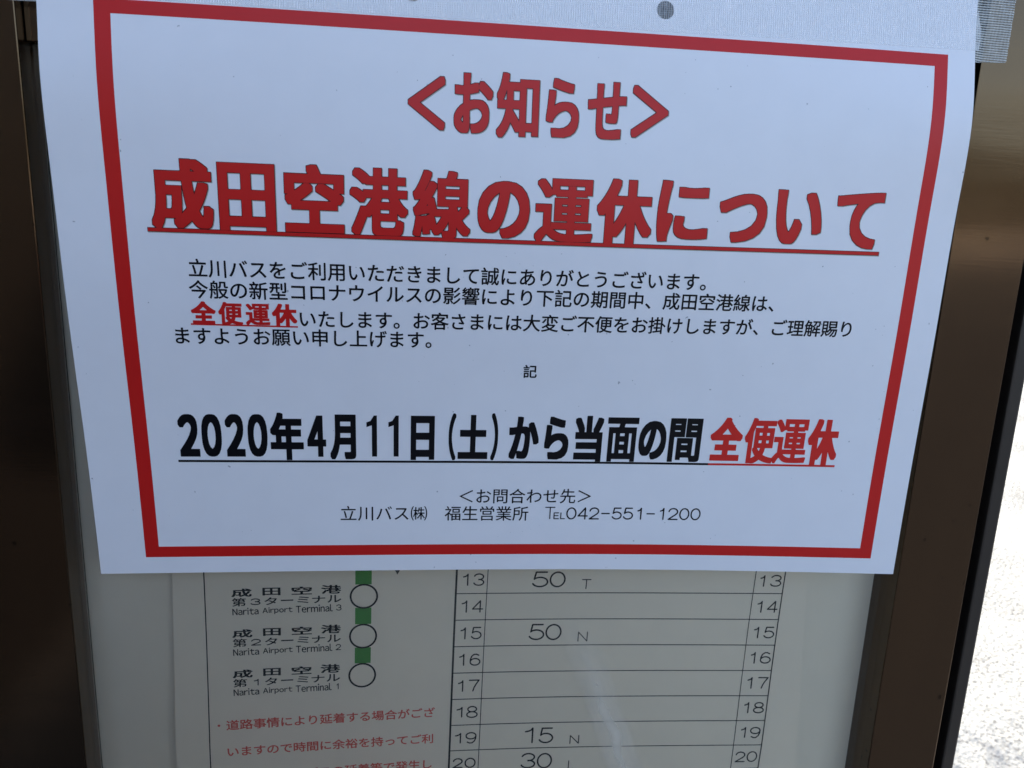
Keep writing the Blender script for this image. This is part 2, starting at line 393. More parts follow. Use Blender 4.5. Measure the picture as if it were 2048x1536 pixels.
def dilate(A, rx, ry, disk):
    def sh(B, n, ax):
        o = B.copy()
        for k in range(1, n+1):
            if ax == 1: o[:, k:] |= B[:, :-k]; o[:, :-k] |= B[:, k:]
            else: o[k:, :] |= B[:-k, :]; o[:-k, :] |= B[k:, :]
        return o
    if not disk: return sh(sh(A, rx, 1), ry, 0)
    out = np.zeros_like(A)
    for dy in range(-ry, ry+1):
        w = int(round(rx*math.sqrt(max(0, 1-(dy/(ry+.01))**2))))
        B = sh(A, w, 1); C = np.zeros_like(A)
        if dy > 0: C[dy:, :] = B[:-dy, :]
        elif dy < 0: C[:dy, :] = B[-dy:, :]
        else: C = B
        out |= C
    return out
def squares(F, x0, y0, g):
    """filled marching squares at 0.5 -> list of polygons"""
    polys = []
    ins = F > 0.5
    full = ins[:-1, :-1] & ins[1:, :-1] & ins[:-1, 1:] & ins[1:, 1:]
    some = (ins[:-1, :-1] | ins[1:, :-1] | ins[:-1, 1:] | ins[1:, 1:]) & ~full
    ny, nx = full.shape
    for j in range(ny):
        row = full[j]
        i = 0
        idx = np.flatnonzero(np.diff(np.concatenate([[0], row.view(np.int8), [0]])))
        for a, b in zip(idx[::2], idx[1::2]):
            while a < b:
                c = min(a+6, b)
                X0 = x0+a*g; X1 = x0+c*g; Y0 = y0+j*g; Y1 = Y0+g
                polys.append([(X0, Y0), (X1, Y0), (X1, Y1), (X0, Y1)]); a = c
    js, is_ = np.nonzero(some)
    for j, i in zip(js, is_):
        cs = [(i, j), (i+1, j), (i+1, j+1), (i, j+1)]
        vs = [F[y, x] for x, y in cs]; P = []
        for k in range(4):
            (xa, ya), (xb, yb) = cs[k], cs[(k+1) % 4]; va, vb = vs[k], vs[(k+1) % 4]
            if va > .5: P.append((x0+xa*g, y0+ya*g))
            if (va > .5) != (vb > .5):
                t = (.5-va)/(vb-va); t = min(max(t, .02), .98)
                P.append((x0+(xa+(xb-xa)*t)*g, y0+(ya+(yb-ya)*t)*g))
        if len(P) >= 3: polys.append(P)
    return polys
def to_polys(A, x0, y0, h):
    """A: 3x supersampled bool image"""
    F = A.astype(float)
    for ax in (0, 1):
        F = (np.roll(F, 1, ax)+F+np.roll(F, -1, ax))/3
    F = F[::3, ::3]
    return squares(F, x0, y0, h*3)
_cache = {}
def glyph_bbox(ch, W, H, rx, ry, g, disk=False, extra=0.0):
    """glyph ink scaled to W x H mm (after thickening), centred on 0"""
    key = (ch, W, H, rx, ry, g, disk, extra)
    if key in _cache: return _cache[key]
    T = GL[ch]; lo = T.reshape(-1, 2).min(0); hi = T.reshape(-1, 2).max(0)
    w = max(hi[0]-lo[0], 1e-3); hh = max(hi[1]-lo[1], 1e-3)
    S = (T-(lo+hi)/2)*np.array([max(W-2*rx, .1)/w, max(H-2*ry, .1)/hh])
    h = g/3; mgn = 3*g+extra
    nx = int((W+2*mgn)/h)//3*3+4; ny = int((H+2*mgn)/h)//3*3+4
    x0 = -W/2-mgn; y0 = -H/2-mgn
    A = raster(S, x0, y0, nx, ny, h)
    A = dilate(A, int(round(rx/h)), int(round(ry/h)), disk)
    if extra: A = dilate(A, int(round(extra/h)), int(round(extra/h)), False)
    P = to_polys(A, x0, y0, h); _cache[key] = P
    return P
def glyph_em(ch, em, r, g):
    key = (ch, em, r, g)
    if key in _cache: return _cache[key]
    T = GL[ch]
    if not len(T): return []
    S = (T-np.array([.5, .38]))*em
    h = g/3; L_ = em*0.62+3*g; n = int(2*L_/h)//3*3+4
    A = raster(S, -L_, -L_, n, n, h)
    A = dilate(A, int(round(r/h)), int(round(r/h)), True)
    P = to_polys(A, -L_, -L_, h); _cache[key] = P
    return P
def arc(cx, cy, rx, ry, a0, a1, n=22):
    return [(cx+rx*math.cos(rad(a0+(a1-a0)*k/n)), cy+ry*math.sin(rad(a0+(a1-a0)*k/n))) for k in range(n+1)]
ST = {
 '0': [arc(.5, .5, .5, .5, 0, 360, 40)],
 '1': [[(0, .76), (.45, .80), (.8, .88), (1, 1), (1, 0)]],
 '2': [arc(.5, .70, .48, .30, 175, -25)+[(.80, .45), (.35, .20), (0, 0), (1, 0)]],
 '3': [arc(.5, .75, .46, .25, 165, -90, 20), arc(.5, .26, .5, .26, 90, -165, 22)],
 '4': [[(.76, 0), (.76, 1), (0, .27), (1, .27)]],
 '5': [[(.92, 1), (.20, 1), (.10, .52)]+arc(.49, .32, .51, .32, 140, -158)],
 '6': [arc(.5, .30, .5, .30, 0, 360, 40), [(0, .30), (.02, .55), (.14, .82), (.36, .98), (.62, 1.0), (.86, .90)]],
 '7': [[(0, 1), (1, 1), (.70, .62), (.50, .30), (.40, 0)]],
 '8': [arc(.5, .76, .42, .24, 0, 360, 36), arc(.5, .26, .5, .26, 0, 360, 36)],
 '9': [arc(.5, .70, .5, .30, 0, 360, 40), [(1, .70), (.98, .45), (.86, .18), (.64, .02), (.38, 0), (.14, .10)]],
 '-': [[(0, .5), (1, .5)]], 'T': [[(0, 1), (1, 1)], [(.5, 1), (.5, 0)]], 'N': [[(0, 0), (0, 1), (1, 0), (1, 1)]],
 'L': [[(0, 1), (0, 0), (1, 0)]], 'E': [[(1, 1), (0, 1), (0, 0), (1, 0)], [(0, .52), (.9, .52)]], '|': [[(0, 0), (0, 1)]]}
def strokes(ch, W, H, t, g):
    key = ('s', ch, W, H, t, g)
    if key in _cache: return _cache[key]
    w = max(W-t, 0); hh = max(H-t, 0); m_ = 2*g
    x0 = -W/2-m_; y0 = -H/2-m_; nx = int((W+2*m_)/g)+2; ny = int((H+2*m_)/g)+2
    X, Y = np.meshgrid(x0+g*np.arange(nx), y0+g*np.arange(ny)); Dm = np.full(X.shape, 1e9)
    for pl in ST[ch]:
        q = [((a-.5)*w, (b-.5)*hh) for a, b in pl]
        for (xa, ya), (xb, yb) in zip(q[:-1], q[1:]):
            dx, dy = xb-xa, yb-ya; l2 = dx*dx+dy*dy or 1e-9
            tt = np.clip(((X-xa)*dx+(Y-ya)*dy)/l2, 0, 1)
            Dm = np.minimum(Dm, np.hypot(X-xa-tt*dx, Y-ya-tt*dy))
    P = squares(np.clip(.5+(t/2-Dm)/g, 0, 1), x0, y0, g); _cache[key] = P
    return P
class Ink:
    def __init__(s, F, off): s.F, s.off, s.v, s.f = F, off, [], []
    def add(s, polys, cx, cy, rot=0.0):
        c, n = math.cos(rot), math.sin(rot)
        for P in polys:
            k = len(s.v)
            s.v += [(cx+x*c-y*n, cy+x*n+y*c) for x, y in P]; s.f.append(tuple(range(k, k+len(P))))
    def line(s, pts, w, step=2.5):
        """a printed rule through pts, w mm wide, cut into short pieces so it hugs the surface"""
        for (xa, ya), (xb, yb) in zip(pts[:-1], pts[1:]):
            l = math.hypot(xb-xa, yb-ya); n = max(1, int(l/step)); nx, ny = -(yb-ya)/l*w/2, (xb-xa)/l*w/2
            k0 = len(s.v)
            for i in range(n+1):
                t = i/n; x = xa+(xb-xa)*t; y = ya+(yb-ya)*t
                s.v += [(x-nx, y-ny), (x+nx, y+ny)]
                if i: k = k0+2*i; s.f.append((k-2, k, k+1, k-1))
    def rect(s, x0, x1, y0, y1, step=2.5):
        nx = max(1, int((x1-x0)/step)); ny = max(1, int((y1-y0)/step)); k0 = len(s.v)
        for j in range(ny+1):
            for i in range(nx+1): s.v.append((x0+(x1-x0)*i/nx, y0+(y1-y0)*j/ny))
        for j in range(ny):
            for i in range(nx):
                k = k0+j*(nx+1)+i; s.f.append((k, k+1, k+nx+2, k+nx+1))
    def done(s, name, mat, parent):
        me = mesh(name, s.F(np.array(s.v), s.off), s.f)
        return link(name, me, mat, parent)

# ------------------------------------------------------------------ the notice
notice = thing('paper_notice', 'white landscape paper notice with red border and large red Japanese heading, curling off the sign', 'notice', (0.0, -0.006, 0.0))
V = [tuple(p) for p in SURF.reshape(-1, 3)]
nF = len(V)
V += [tuple(p) for p in (SURF-NRM*0.00022).reshape(-1, 3)]
ix = lambda i, j, b=0: b*nF+i*(NS+1)+j
F_ = []
for i in range(NU):
    for j in range(NS):
        F_.append((ix(i, j), ix(i+1, j), ix(i+1, j+1), ix(i, j+1)))
        F_.append((ix(i, j, 1), ix(i, j+1, 1), ix(i+1, j+1, 1), ix(i+1, j, 1)))
ring = [(i, 0) for i in range(NU)]+[(NU, j) for j in range(NS)]+[(i, NS) for i in range(NU, 0, -1)]+[(0, j) for j in range(NS, 0, -1)]
k0 = len(V)
for a in ring: V += [V[ix(*a)], V[ix(*a, 1)]]
nr = len(ring)
for k in range(nr):
    q = (k+1) % nr; F_.append((k0+2*k, k0+2*k+1, k0+2*q+1, k0+2*q))
me = mesh('sheet', V, F_, True)
uvl = me.uv_layers.new(name='UVMap')
UVc = np.array([(UG[i], SG[j]) for i in range(NU+1) for j in range(NS+1)]*2+[(UG[a[0]], SG[a[1]]) for a in ring for _ in (0, 1)])
lv = np.zeros(len(me.loops), int); me.loops.foreach_get('vertex_index', lv)
uvl.data.foreach_set('uv', UVc[lv].ravel())
link('sheet', me, PAPER, notice)

b = Ink(sheet, 0.05)
BL, BR, BB, BT = 22.5, 406.0, 9.1, 268.0
IL, IR, IB, IT = 29.2, 399.3, 15.0, 262.3
b.rect(BL, BR, BB, IB); b.rect(BL, BR, IT, BT); b.rect(BL, IL, IB, IT); b.rect(IR, BR, IB, IT)
b.done('border', M_RED, notice)

def bold_line(key, name, rx, ry, g, mat, layers, ul=None, dens=None, spans=None):
    sets = {}
    for ch, u, s_, w, h in DATA[key]:
        k = (dens or {}).get(ch, 1.0)
        P = glyph_bbox(ch, w, h, rx*k, ry*k, g)
        if ch == '１':   # plain upright with a short flag, no foot
            P = [[(w/2-2.5, -h/2), (w/2, -h/2), (w/2, h/2), (w/2-1.5, h/2), (w/2-2.5, h/2-1.8)], [(-w/2, h/2-3.6), (-w/2, h/2-6.2), (w/2-2.5, h/2-5.2), (w/2-2.5, h/2-1.8), (w/2-3.2, h/2-2.9)]]
        sets.setdefault('f', Ink(sheet, 0.11)).add(P, u, s_)
        if layers:
            Po = glyph_bbox(ch, w, h, rx*k, ry*k, g, False, 0.28)
            sets.setdefault('o', Ink(sheet, 0.08)).add(Po, u, s_)
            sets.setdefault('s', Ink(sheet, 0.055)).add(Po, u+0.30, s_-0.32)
    if ul:
        (u0, s0), (u1, s1), w = ul
        sets['f'].line([(u0, s0), (u1, s1)], w)
        if layers:
            sets['o'].line([(u0-.2, s0), (u1+.2, s1)], w+.5); sets['s'].line([(u0+.1, s0-.4), (u1+.4, s1-.4)], w+.4)
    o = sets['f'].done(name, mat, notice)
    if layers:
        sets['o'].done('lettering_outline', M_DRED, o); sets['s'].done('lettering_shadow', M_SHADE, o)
    return o
bold_line('head', 'heading_lettering', 0.68, 0.72, 0.2, M_RED, True)
bold_line('title', 'title_lettering', 1.08, 0.85, 0.2, M_RED, True, ((38.3, 173.8), (382.8, 173.9), 1.5), {'線': .72, '運': .70, '港': .80})
bold_line('date', 'date_lettering', 0.75, 0.95, 0.16, M_BLACK, False, ((42.3, 61.8), (310.0, 61.8), 1.15), {'面': .78, '間': .82, '（': .6, '）': .6, '１': 1.5, '４': .9})
bold_line('dred', 'suspension_lettering', 0.9, 0.85, 0.16, M_BRED, False, ((310.0, 61.8), (378.1, 62.1), 1.1), {'便': .7, '運': .62})
bold_line('lred', 'inline_red_lettering', 0.48, 0.42, 0.12, M_RED, False, ((53.6, 131.0), (102.1, 130.7), 0.75), {'便': .75, '運': .65})
b = Ink(sheet, 0.10)
for txt, u0, s0, u1, s1 in DATA['body'][:4]:
    tail = '。' if txt[-1] == 'す' else ('、' if txt[-1] == 'は' else '')
    n = len(txt); pu = (u1-u0)/(n-1); ps = (s1-s0)/(n-1)
    for i, ch in enumerate(txt+tail):
        b.add(glyph_em(ch, 8.9, 0.13, 0.12), u0+pu*i, s0+ps*i)
b.done('body_lettering', M_BLACK, notice)
b = Ink(sheet, 0.10)
b.add(glyph_em('記', 7.1, 0.13, 0.1), 213.4, 110.6); b.done('note_lettering', M_BLACK, notice)
b = Ink(sheet, 0.10)
for txt, u0, s0, u1, s1 in DATA['body'][5:]:
    n = len(txt); pu = (u1-u0)/(n-1); ps = (s1-s0)/(n-1)
    for i, ch in enumerate(txt): b.add(glyph_em(ch, 8.9, 0.05, 0.12), u0+pu*i, s0+ps*i)
b.add(strokes('T', 5.4, 7.1, 0.6, 0.12), 228.2, 33.1); b.add(strokes('E', 2.9, 3.9, 0.55, 0.1), 231.6, 31.5); b.add(strokes('L', 2.5, 3.9, 0.55, 0.1), 235.0, 31.5)
for i, ch in enumerate('042-551-1200'):
    w = {'1': 2.4, '-': 4.6}.get(ch, 5.5)
    b.add(strokes(ch, w, 0.65 if ch == '-' else 7.0, 0.74, 0.12), 239.6+6.08*i*1.0, 32.9+0.012*i)
b.done('contact_lettering', M_BLACK, notice)

# ------------------------------------------------------------------ tapes
def grid_obj(name, fn, nu, nv, mat, parent=None, uvf=None):
    P = []; U = []
    for j in range(nv+1):
        for i in range(nu+1):
            p, q = fn(i/nu, j/nv); P.append(p); U.append(q)
    Fc = [(j*(nu+1)+i, j*(nu+1)+i+1, (j+1)*(nu+1)+i+1, (j+1)*(nu+1)+i) for j in range(nv) for i in range(nu)]
    me = mesh(name, P, Fc, True); ul = me.uv_layers.new(name='UVMap')
    lv = np.zeros(len(me.loops), int); me.loops.foreach_get('vertex_index', lv)
    ul.data.foreach_set('uv', np.array(U)[lv].ravel())
    return link(name, me, mat, parent)
jag = [rng.uniform(0, 1) for _ in range(60)]
def tape_top(a, c):
    u_end = 421.3+1.1*math.sin(c*9)+0.5*jag[int(c*20)]
    u = -6+(u_end+6)*a
    lo = float(np.interp(u, [0, 98, 170, 271, 420], [268.4, 268.55, 268.7, 269.3, 270.9]))
    s_ = lo+(297+14-lo)*c
    if s_ <= 297: p = sheet([(u, s_)], 0.20)[0]
    else:
        p = sheet([(u, 297)], 0.20)[0]; t = (s_-297)/14; p = p+np.array([0, 0.0012*t, (s_-297)*0.001])
    return p, (u*0.001, s_*0.001)
t1 = grid_obj('clear_tape', tape_top, 170, 24, TAPE)
tag(t1, 'wide strip of clear woven tape across the top edge of the white notice', 'tape')
FACE = -0.0030
def in_x(z): return 0.2231+(0.034-z)*0.037     # inner edge of the right-hand stile
def tape_r(a, c):
    z0 = 0.2685+0.002*a; z = z0+(0.320-z0)*c
    xl = 0.2015; xr = 0.2270-(z-0.2705)*0.05+0.0004*jag[int(c*30)]
    x = xl+(xr-xl)*a
    t = min(1, max(0, (x-0.2045)/(in_x(z)-0.2045)))
    ys = float(sheet([(412, min(295, (z+0.003)*1000))], -0.6)[0][1])
    y = ys*(1-t)+(FACE-0.0003)*t+0.0006*math.sin(math.pi*t)
    return (x, y, z), (x, z)
t2 = grid_obj('grey_tape', tape_r, 24, 40, TAPE2)
tag(t2, 'grey ribbed cloth tape holding the upper right corner of the notice to the brown frame', 'tape')
def tape_l(a, c):
    x = -0.262+(0.055)*a; z = 0.2618-(x+0.23)*0.02+0.05*c
    t = min(1, max(0, (x+0.2246)/0.012))
    return (x, FACE-0.0003-0.0035*t, z), (x, z)
t3 = grid_obj('grey_tape', tape_l, 24, 20, TAPE2)
tag(t3, 'sliver of grey cloth tape at the upper left corner of the notice', 'tape')

# ------------------------------------------------------------------ the sign case
case = thing('timetable_case', 'brown metal bus stop timetable case with clear pane, standing on the pale pavement', 'sign', (0.0, 0.02, GROUND))
ZB, ZT = -0.62, 0.40
def xin(z): return 0.2231+(0.034-z)*0.037
def xout(z): return 0.2660+(0.0385-z)*0.0440
def xgap(z): return 0.2719+(0.0386-z)*0.0445
def xlip(z): return 0.2800+(0.0386-z)*0.0455
BK = 0.0190
def rowsR(fa, fb, y0, y1, wb=0.0):
    return [(z, [(fa(z), y0), (fb(z), y0), (fb(z), y1), (fa(z)+wb, y1)]) for z in (ZB, -0.3, 0.0, 0.2, ZT)]
link('stile', prism('stile', rowsR(xin, xout, FACE, 0.045), 0.0006), BRONZE, case)
link('stile', prism('stile', [(z, [(-0.2246, FACE), (-0.2246, 0.014), (-0.2262, BK), (-0.2262, 0.045), (-0.2680, 0.045), (-0.2680, FACE)]) for z in (ZB, 0, ZT)], 0.0006), BRONZE, case)
link('channel', prism('channel', rowsR(lambda z: xout(z)+.0001, lambda z: xgap(z)-.0001, 0.012, 0.044)), RUBBER, case)
link('channel', boxm('channel', -0.2739, -0.2681, 0.012, 0.044, ZB, ZT), RUBBER, case)
link('edge_trim', prism('edge_trim', rowsR(xgap, xlip, FACE+0.0005, 0.045), 0.0012), DARKAL, case)
link('edge_trim', boxm('edge_trim', -0.282, -0.274, FACE+0.0005, 0.045, ZB, ZT, 0.0012), DARKAL, case)
# inner rail behind the notice and the head of the case
link('inner_rail', boxm('inner_rail', -0.2244, 0.2128, 0.0036, BK-0.0001, 0.2470, 0.2980, 0.0005), BRONZE, case)
link('head_rail', boxm('head_rail', -0.2244, 0.2086, FACE+0.0012, 0.044, 0.2990, ZT, 0.0008), BRONZE, case)
link('sill_rail', boxm('sill_rail', -0.2244, 0.2465, FACE, 0.044, ZB, ZB+0.045, 0.0006), BRONZE, case)
link('backing_board', boxm('backing_board', -0.2260, 0.2440, BK, 0.030, ZB+0.0451, 0.2985), BACKING, case)
link('back_panel', boxm('back_panel', -0.2260, 0.2120, 0.0302, 0.0440, ZB+0.0451, 0.2985), DARKAL, case)
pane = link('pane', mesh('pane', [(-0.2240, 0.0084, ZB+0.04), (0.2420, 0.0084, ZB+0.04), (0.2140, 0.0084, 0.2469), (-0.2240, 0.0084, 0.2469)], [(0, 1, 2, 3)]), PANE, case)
for x in (-0.19, 0.19):
    me = bpy.data.meshes.new('post'); bm = bmesh.new()
    bmesh.ops.create_cone(bm, cap_ends=True, segments=24, radius1=0.025, radius2=0.025, depth=-GROUND+ZB)
    bmesh.ops.translate(bm, verts=bm.verts, vec=(x, 0.022, (GROUND+ZB)/2-0.0)); bm.to_mesh(me); bm.free()
    link('post', me, BRONZE, case)

# ------------------------------------------------------------------ timetable sheet behind the pane
tt = thing('timetable_sheet', 'grey timetable sheet behind the pane with hour grid, green route line and red note', 'timetable', (0.0, 0.017, -0.30))
zs = np.linspace(-0.55, 0.243, 90); nxp = 60
P = []
for z in zs:
    zc = max(-0.17, min(0.03, z)); xl = -0.1806+(z+0.0208)*0.019; xr = 0.1798-(z+0.0239)*0.0816
    xr = min(xr, 0.2)
    xs_ = np.linspace(xl, xr, nxp)*1000
    q = poster(np.stack([xs_, np.full(nxp, zc*1000)], 1)); q[:, 2] = z
    P += [tuple(r) for r in q]
Fc = [(j*nxp+i, j*nxp+i+1, (j+1)*nxp+i+1, (j+1)*nxp+i) for j in range(len(zs)-1) for i in range(nxp-1)]
link('sheet', mesh('sheet', P, Fc, True), POSTER, tt)
rows = [-26.3-17.04*k for k in range(-3, 12)]
ytop, ybot = 29.0, -169.0
def rule(p, q, w, off=0.10):
    b = Ink(poster, off); b.line([p, q], w); b.done('grid_line', P_BLACK, tt)
rule((-28.6, ytop), (-28.6, ybot), 1.15, 0.12)
for x, w in ((-11.0, 0.45), (147.0, 0.45), (165.0, 0.7), (-164.2, 0.62)): rule((x, ytop), (x, ybot), w, 0.14)
for r in rows:
    if ybot < r < ytop: rule((-28.6, r), (165.0, r), 0.54)
b = Ink(poster, 0.16)
for ch, x, z, w, h in DATA['pnum']: b.add(strokes(ch, w, h, 0.80 if h < 9 and ch.isdigit() else (0.6 if ch in 'TNL' else 0.98), 0.12), x, z)
b.done('hour_lettering', P_BLACK, tt)
b = Ink(poster, 0.12)
for z0, z1 in ((20.0, -19.5), (-34.1, -44.4), (-59.1, -69.0)): b.rect(-84.5, -75.6, z1, z0)
b.done('route_line', P_GREEN, tt)
for k, (cx, cz) in enumerate(((-79.75, -26.9), (-80.0, -51.9), (-80.2, -76.6))):
    b = Ink(poster, 0.2)
    P = []
    for i in range(48):
        a0, a1 = 2*math.pi*i/48, 2*math.pi*(i+1)/48
        b.v += [(cx+r*math.cos(a), cz+r*math.sin(a)) for a, r in ((a0, 6.75), (a0, 7.8), (a1, 7.8), (a1, 6.75))]; n = len(b.v); b.f.append((n-4, n-3, n-2, n-1))
    o = b.done('stop_ring', P_BLACK, tt)
b = Ink(poster, 0.2)
b.v += [(-63.6, -9.6), (-61.55, -13.6), (-59.6, -9.6)]; b.f.append((0, 1, 2)); b.done('arrow_mark', P_BLACK, tt)
b = Ink(poster, 0.16)
for k, (dx, dz, num) in enumerate(((0, 0, '3'), (-0.2, -24.7, '2'), (-0.5, -49.4, '1'))):
    for ch, x, z, w, h in DATA['pj1']: b.add(glyph_bbox(ch, w, h, 0.22, 0.12, 0.12), x+dx, z+dz)
    for ch, x, z, w, h in DATA['pj2']:
        if ch == '3': b.add(strokes(num, 2.6 if num == '1' else w, h, 0.6, 0.1), x+dx, z+dz)
        else: b.add(glyph_bbox(ch, w, h, 0.1, 0.08, 0.1), x+dx, z+dz, 0.012)
    for ch, x, z, w, h in DATA['pj3']:
        if ch == '3': b.add(strokes(num, 1.2 if num == '1' else w, h, 0.5, 0.1), x+dx, z+dz)
        else: b.add(glyph_bbox(ch, w, h, 0.06, 0.05, 0.1, True), x+dx, z+dz, 0.02)
b.done('stop_name_lettering', P_BLACK, tt)
b = Ink(poster, 0.16)
for txt, x0, z0, x1, z1 in ((RED1, -151.6, -104.3, -41.6, -102.4), (RED2, -151.9, -121.2, -41.7, -119.6), (RED3, -152.2, -138.5, -41.9, -136.8)):
    for i, ch in enumerate(txt):
        t = i/(len(txt)-1); b.add([[(x*1.03, y*0.92) for x, y in P_] for P_ in glyph_em(ch, 7.2, 0.13, 0.12)], x0+(x1-x0)*t, z0+(z1-z0)*t, 0.018)
b.add([[(math.cos(a)*.75, math.sin(a)*.75) for a in [k*math.pi/6 for k in range(12)]]], -159.0, -104.2)
b.done('note_lettering', P_RED, tt)

# ------------------------------------------------------------------ ground
def m_pavement():
    mt, nt, bs = newmat('exposed_aggregate_concrete')
    co = objco(nt)
    n1 = noise(nt, co, 1.3, 4, 0.6)
    c = mixc(nt, n1, (0.20, 0.195, 0.165), (0.31, 0.30, 0.26))
    v = N(nt, 'ShaderNodeTexVoronoi', Scale=70.0); L(nt, co, v.inputs['Vector'])
    sep = nt.nodes.new('ShaderNodeSeparateColor'); L(nt, v.outputs['Color'], sep.inputs[0])
    c = mixc(nt, ramp(nt, sep.outputs[0], [(0.0, (0,)*3), (1.0, (0.5,)*3)]).outputs[0], c, (0.36, 0.35, 0.31))
    pit = ramp(nt, math_(nt, 'MULTIPLY', math_(nt, 'ADD', noise(nt, co, 75, 3, 0.8), math_(nt, 'MULTIPLY', noise(nt, co, 2.2, 2), 0.25)), 0.89), [(0.492, (1,)*3), (0.522, (0,)*3)]).outputs[0]
    c = mixc(nt, math_(nt, 'MULTIPLY', pit, 0.92), c, (0.055, 0.05, 0.042))
    L(nt, c, bs.inputs['Base Color']); bs.inputs['Roughness'].default_value = 0.85
    bump(nt, bs, math_(nt, 'ADD', v.outputs['Distance'], noise(nt, co, 60, 4)), 0.9, 0.006)
    return mt
def m_asphalt():
    mt, nt, bs = newmat('asphalt')
    co = objco(nt)
    c = mixc(nt, noise(nt, co, 0.7, 5), (0.026, 0.026, 0.027), (0.040, 0.040, 0.040))
    c = mixc(nt, math_(nt, 'MULTIPLY', noise(nt, co, 180, 3), 0.4), c, (0.07, 0.07, 0.07))
    L(nt, c, bs.inputs['Base Color']); bs.inputs['Roughness'].default_value = 0.9
    bump(nt, bs, noise(nt, co, 120, 4), 0.7, 0.006)
    return mt
def sheet_plane(name, x0, x1, y0, y1, z, mat):
    o = link(name, mesh(name, [(x0, y0, z), (x1, y0, z), (x1, y1, z), (x0, y1, z)], [(0, 1, 2, 3)]), mat)
    return tag(o, kind='structure')
sheet_plane('road', -900, 900, -1500, 1500, GROUND-0.12, m_asphalt())
pv = link('pavement', boxm('pavement', -60, 60, -0.75, 9.0, GROUND-0.30, GROUND, 0.01), m_pavement()); tag(pv, kind='structure')

# ------------------------------------------------------------------ unseen surroundings that shade and are mirrored in the metal
def m_shade_wall():
    mt, nt, bs = newmat('rendered_shade_wall'); co = objco(nt)
    c = mixc(nt, noise(nt, co, 1.5, 5, 0.6), (0.30, 0.285, 0.26), (0.40, 0.385, 0.35))
    L(nt, c, bs.inputs['Base Color']); bs.inputs['Roughness'].default_value = 0.9
    bump(nt, bs, noise(nt, co, 120, 4), 0.6, 0.004); return mt
SHADE_WALL = m_shade_wall()
bw = thing('shade_wall', 'unseen high rendered wall added close behind the brown sign case to shade the ground', 'wall', (-3.0, 0.75, GROUND))  # wall added out of view so the ground in front lies in shade
link('shade_wall_face', boxm('shade_wall_face', -7.0, 0.35, 0.62, 0.82, GROUND, GROUND+3.0, 0.01), SHADE_WALL, bw)
link('shade_wall_coping', boxm('shade_wall_coping', -7.03, 0.38, 0.59, 0.85, GROUND+3.0, GROUND+3.08, 0.01), SHADE_WALL, bw)
sp = thing('shade_panel', 'unseen dark brown ribbed metal panel added at the left of the sign case to block light', 'panel', (-1.2, -0.6, GROUND))  # added out of view to dim the notice's left and the frame's reflections
SHADE_PANEL = m_plain('brown_shade_panel_paint', (0.13, 0.088, 0.06), 0.5)
for k in range(21):
    y1 = 0.55-k*0.17
    link('shade_panel_plank', boxm('shade_panel_plank', -1.22, -1.18, y1-0.165, y1, GROUND+0.05, GROUND+2.7, 0.004), SHADE_PANEL, sp)
for y in (0.52, -1.2, -2.97):
    link('post', boxm('post', -1.28, -1.22, y-0.03, y+0.03, GROUND, GROUND+2.75, 0.004), DARKAL, sp)  # post of the unseen shade panel
pf = link('far_pavement', boxm('far_pavement', -180, 180, -70, -30, GROUND-0.30, GROUND, 0.01), m_plain('pale_concrete', (0.52, 0.50, 0.44), 0.85)); tag(pf, kind='structure')
def m_hedge():
    mt, nt, bs = newmat('hedge_leaves'); co = objco(nt)
    c = ramp(nt, noise(nt, co, 9, 6, 0.7), [(0.3, (0.05, 0.045, 0.02)), (0.7, (0.15, 0.125, 0.06))]).outputs[0]
    L(nt, c, bs.inputs['Base Color']); bs.inputs['Roughness'].default_value = 0.8
    bump(nt, bs, noise(nt, co, 14, 5, 0.7), 1.0, 0.2); return mt
bm = bmesh.new()
nx, nz = 220, 12
vv = [[bm.verts.new((-150+300*i/nx, -72.5+1.2*math.sin(math.pi*j/nz)+rng.uniform(-.3, .3)+0.8*math.sin(i*.7), GROUND+(8.6+1.2*math.sin(i*.31)+rng.uniform(-.5, .5))*j/nz)) for i in range(nx+1)] for j in range(nz+1)]
top = [bm.verts.new((-150+300*i/nx, -80, GROUND+8.0)) for i in range(nx+1)]; vv.append(top)
bot = [bm.verts.new((-150+300*i/nx, -80, GROUND)) for i in range(nx+1)]; vv.append(bot)
for j in range(len(vv)-1):
    for i in range(nx): bm.faces.new((vv[j][i], vv[j+1][i], vv[j+1][i+1], vv[j][i+1]))
me = bpy.data.meshes.new('hedge'); bm.to_mesh(me); bm.free()
tag(link('hedge', me, m_hedge()), 'tall olive brown hedge along the far side of the road', 'hedge')

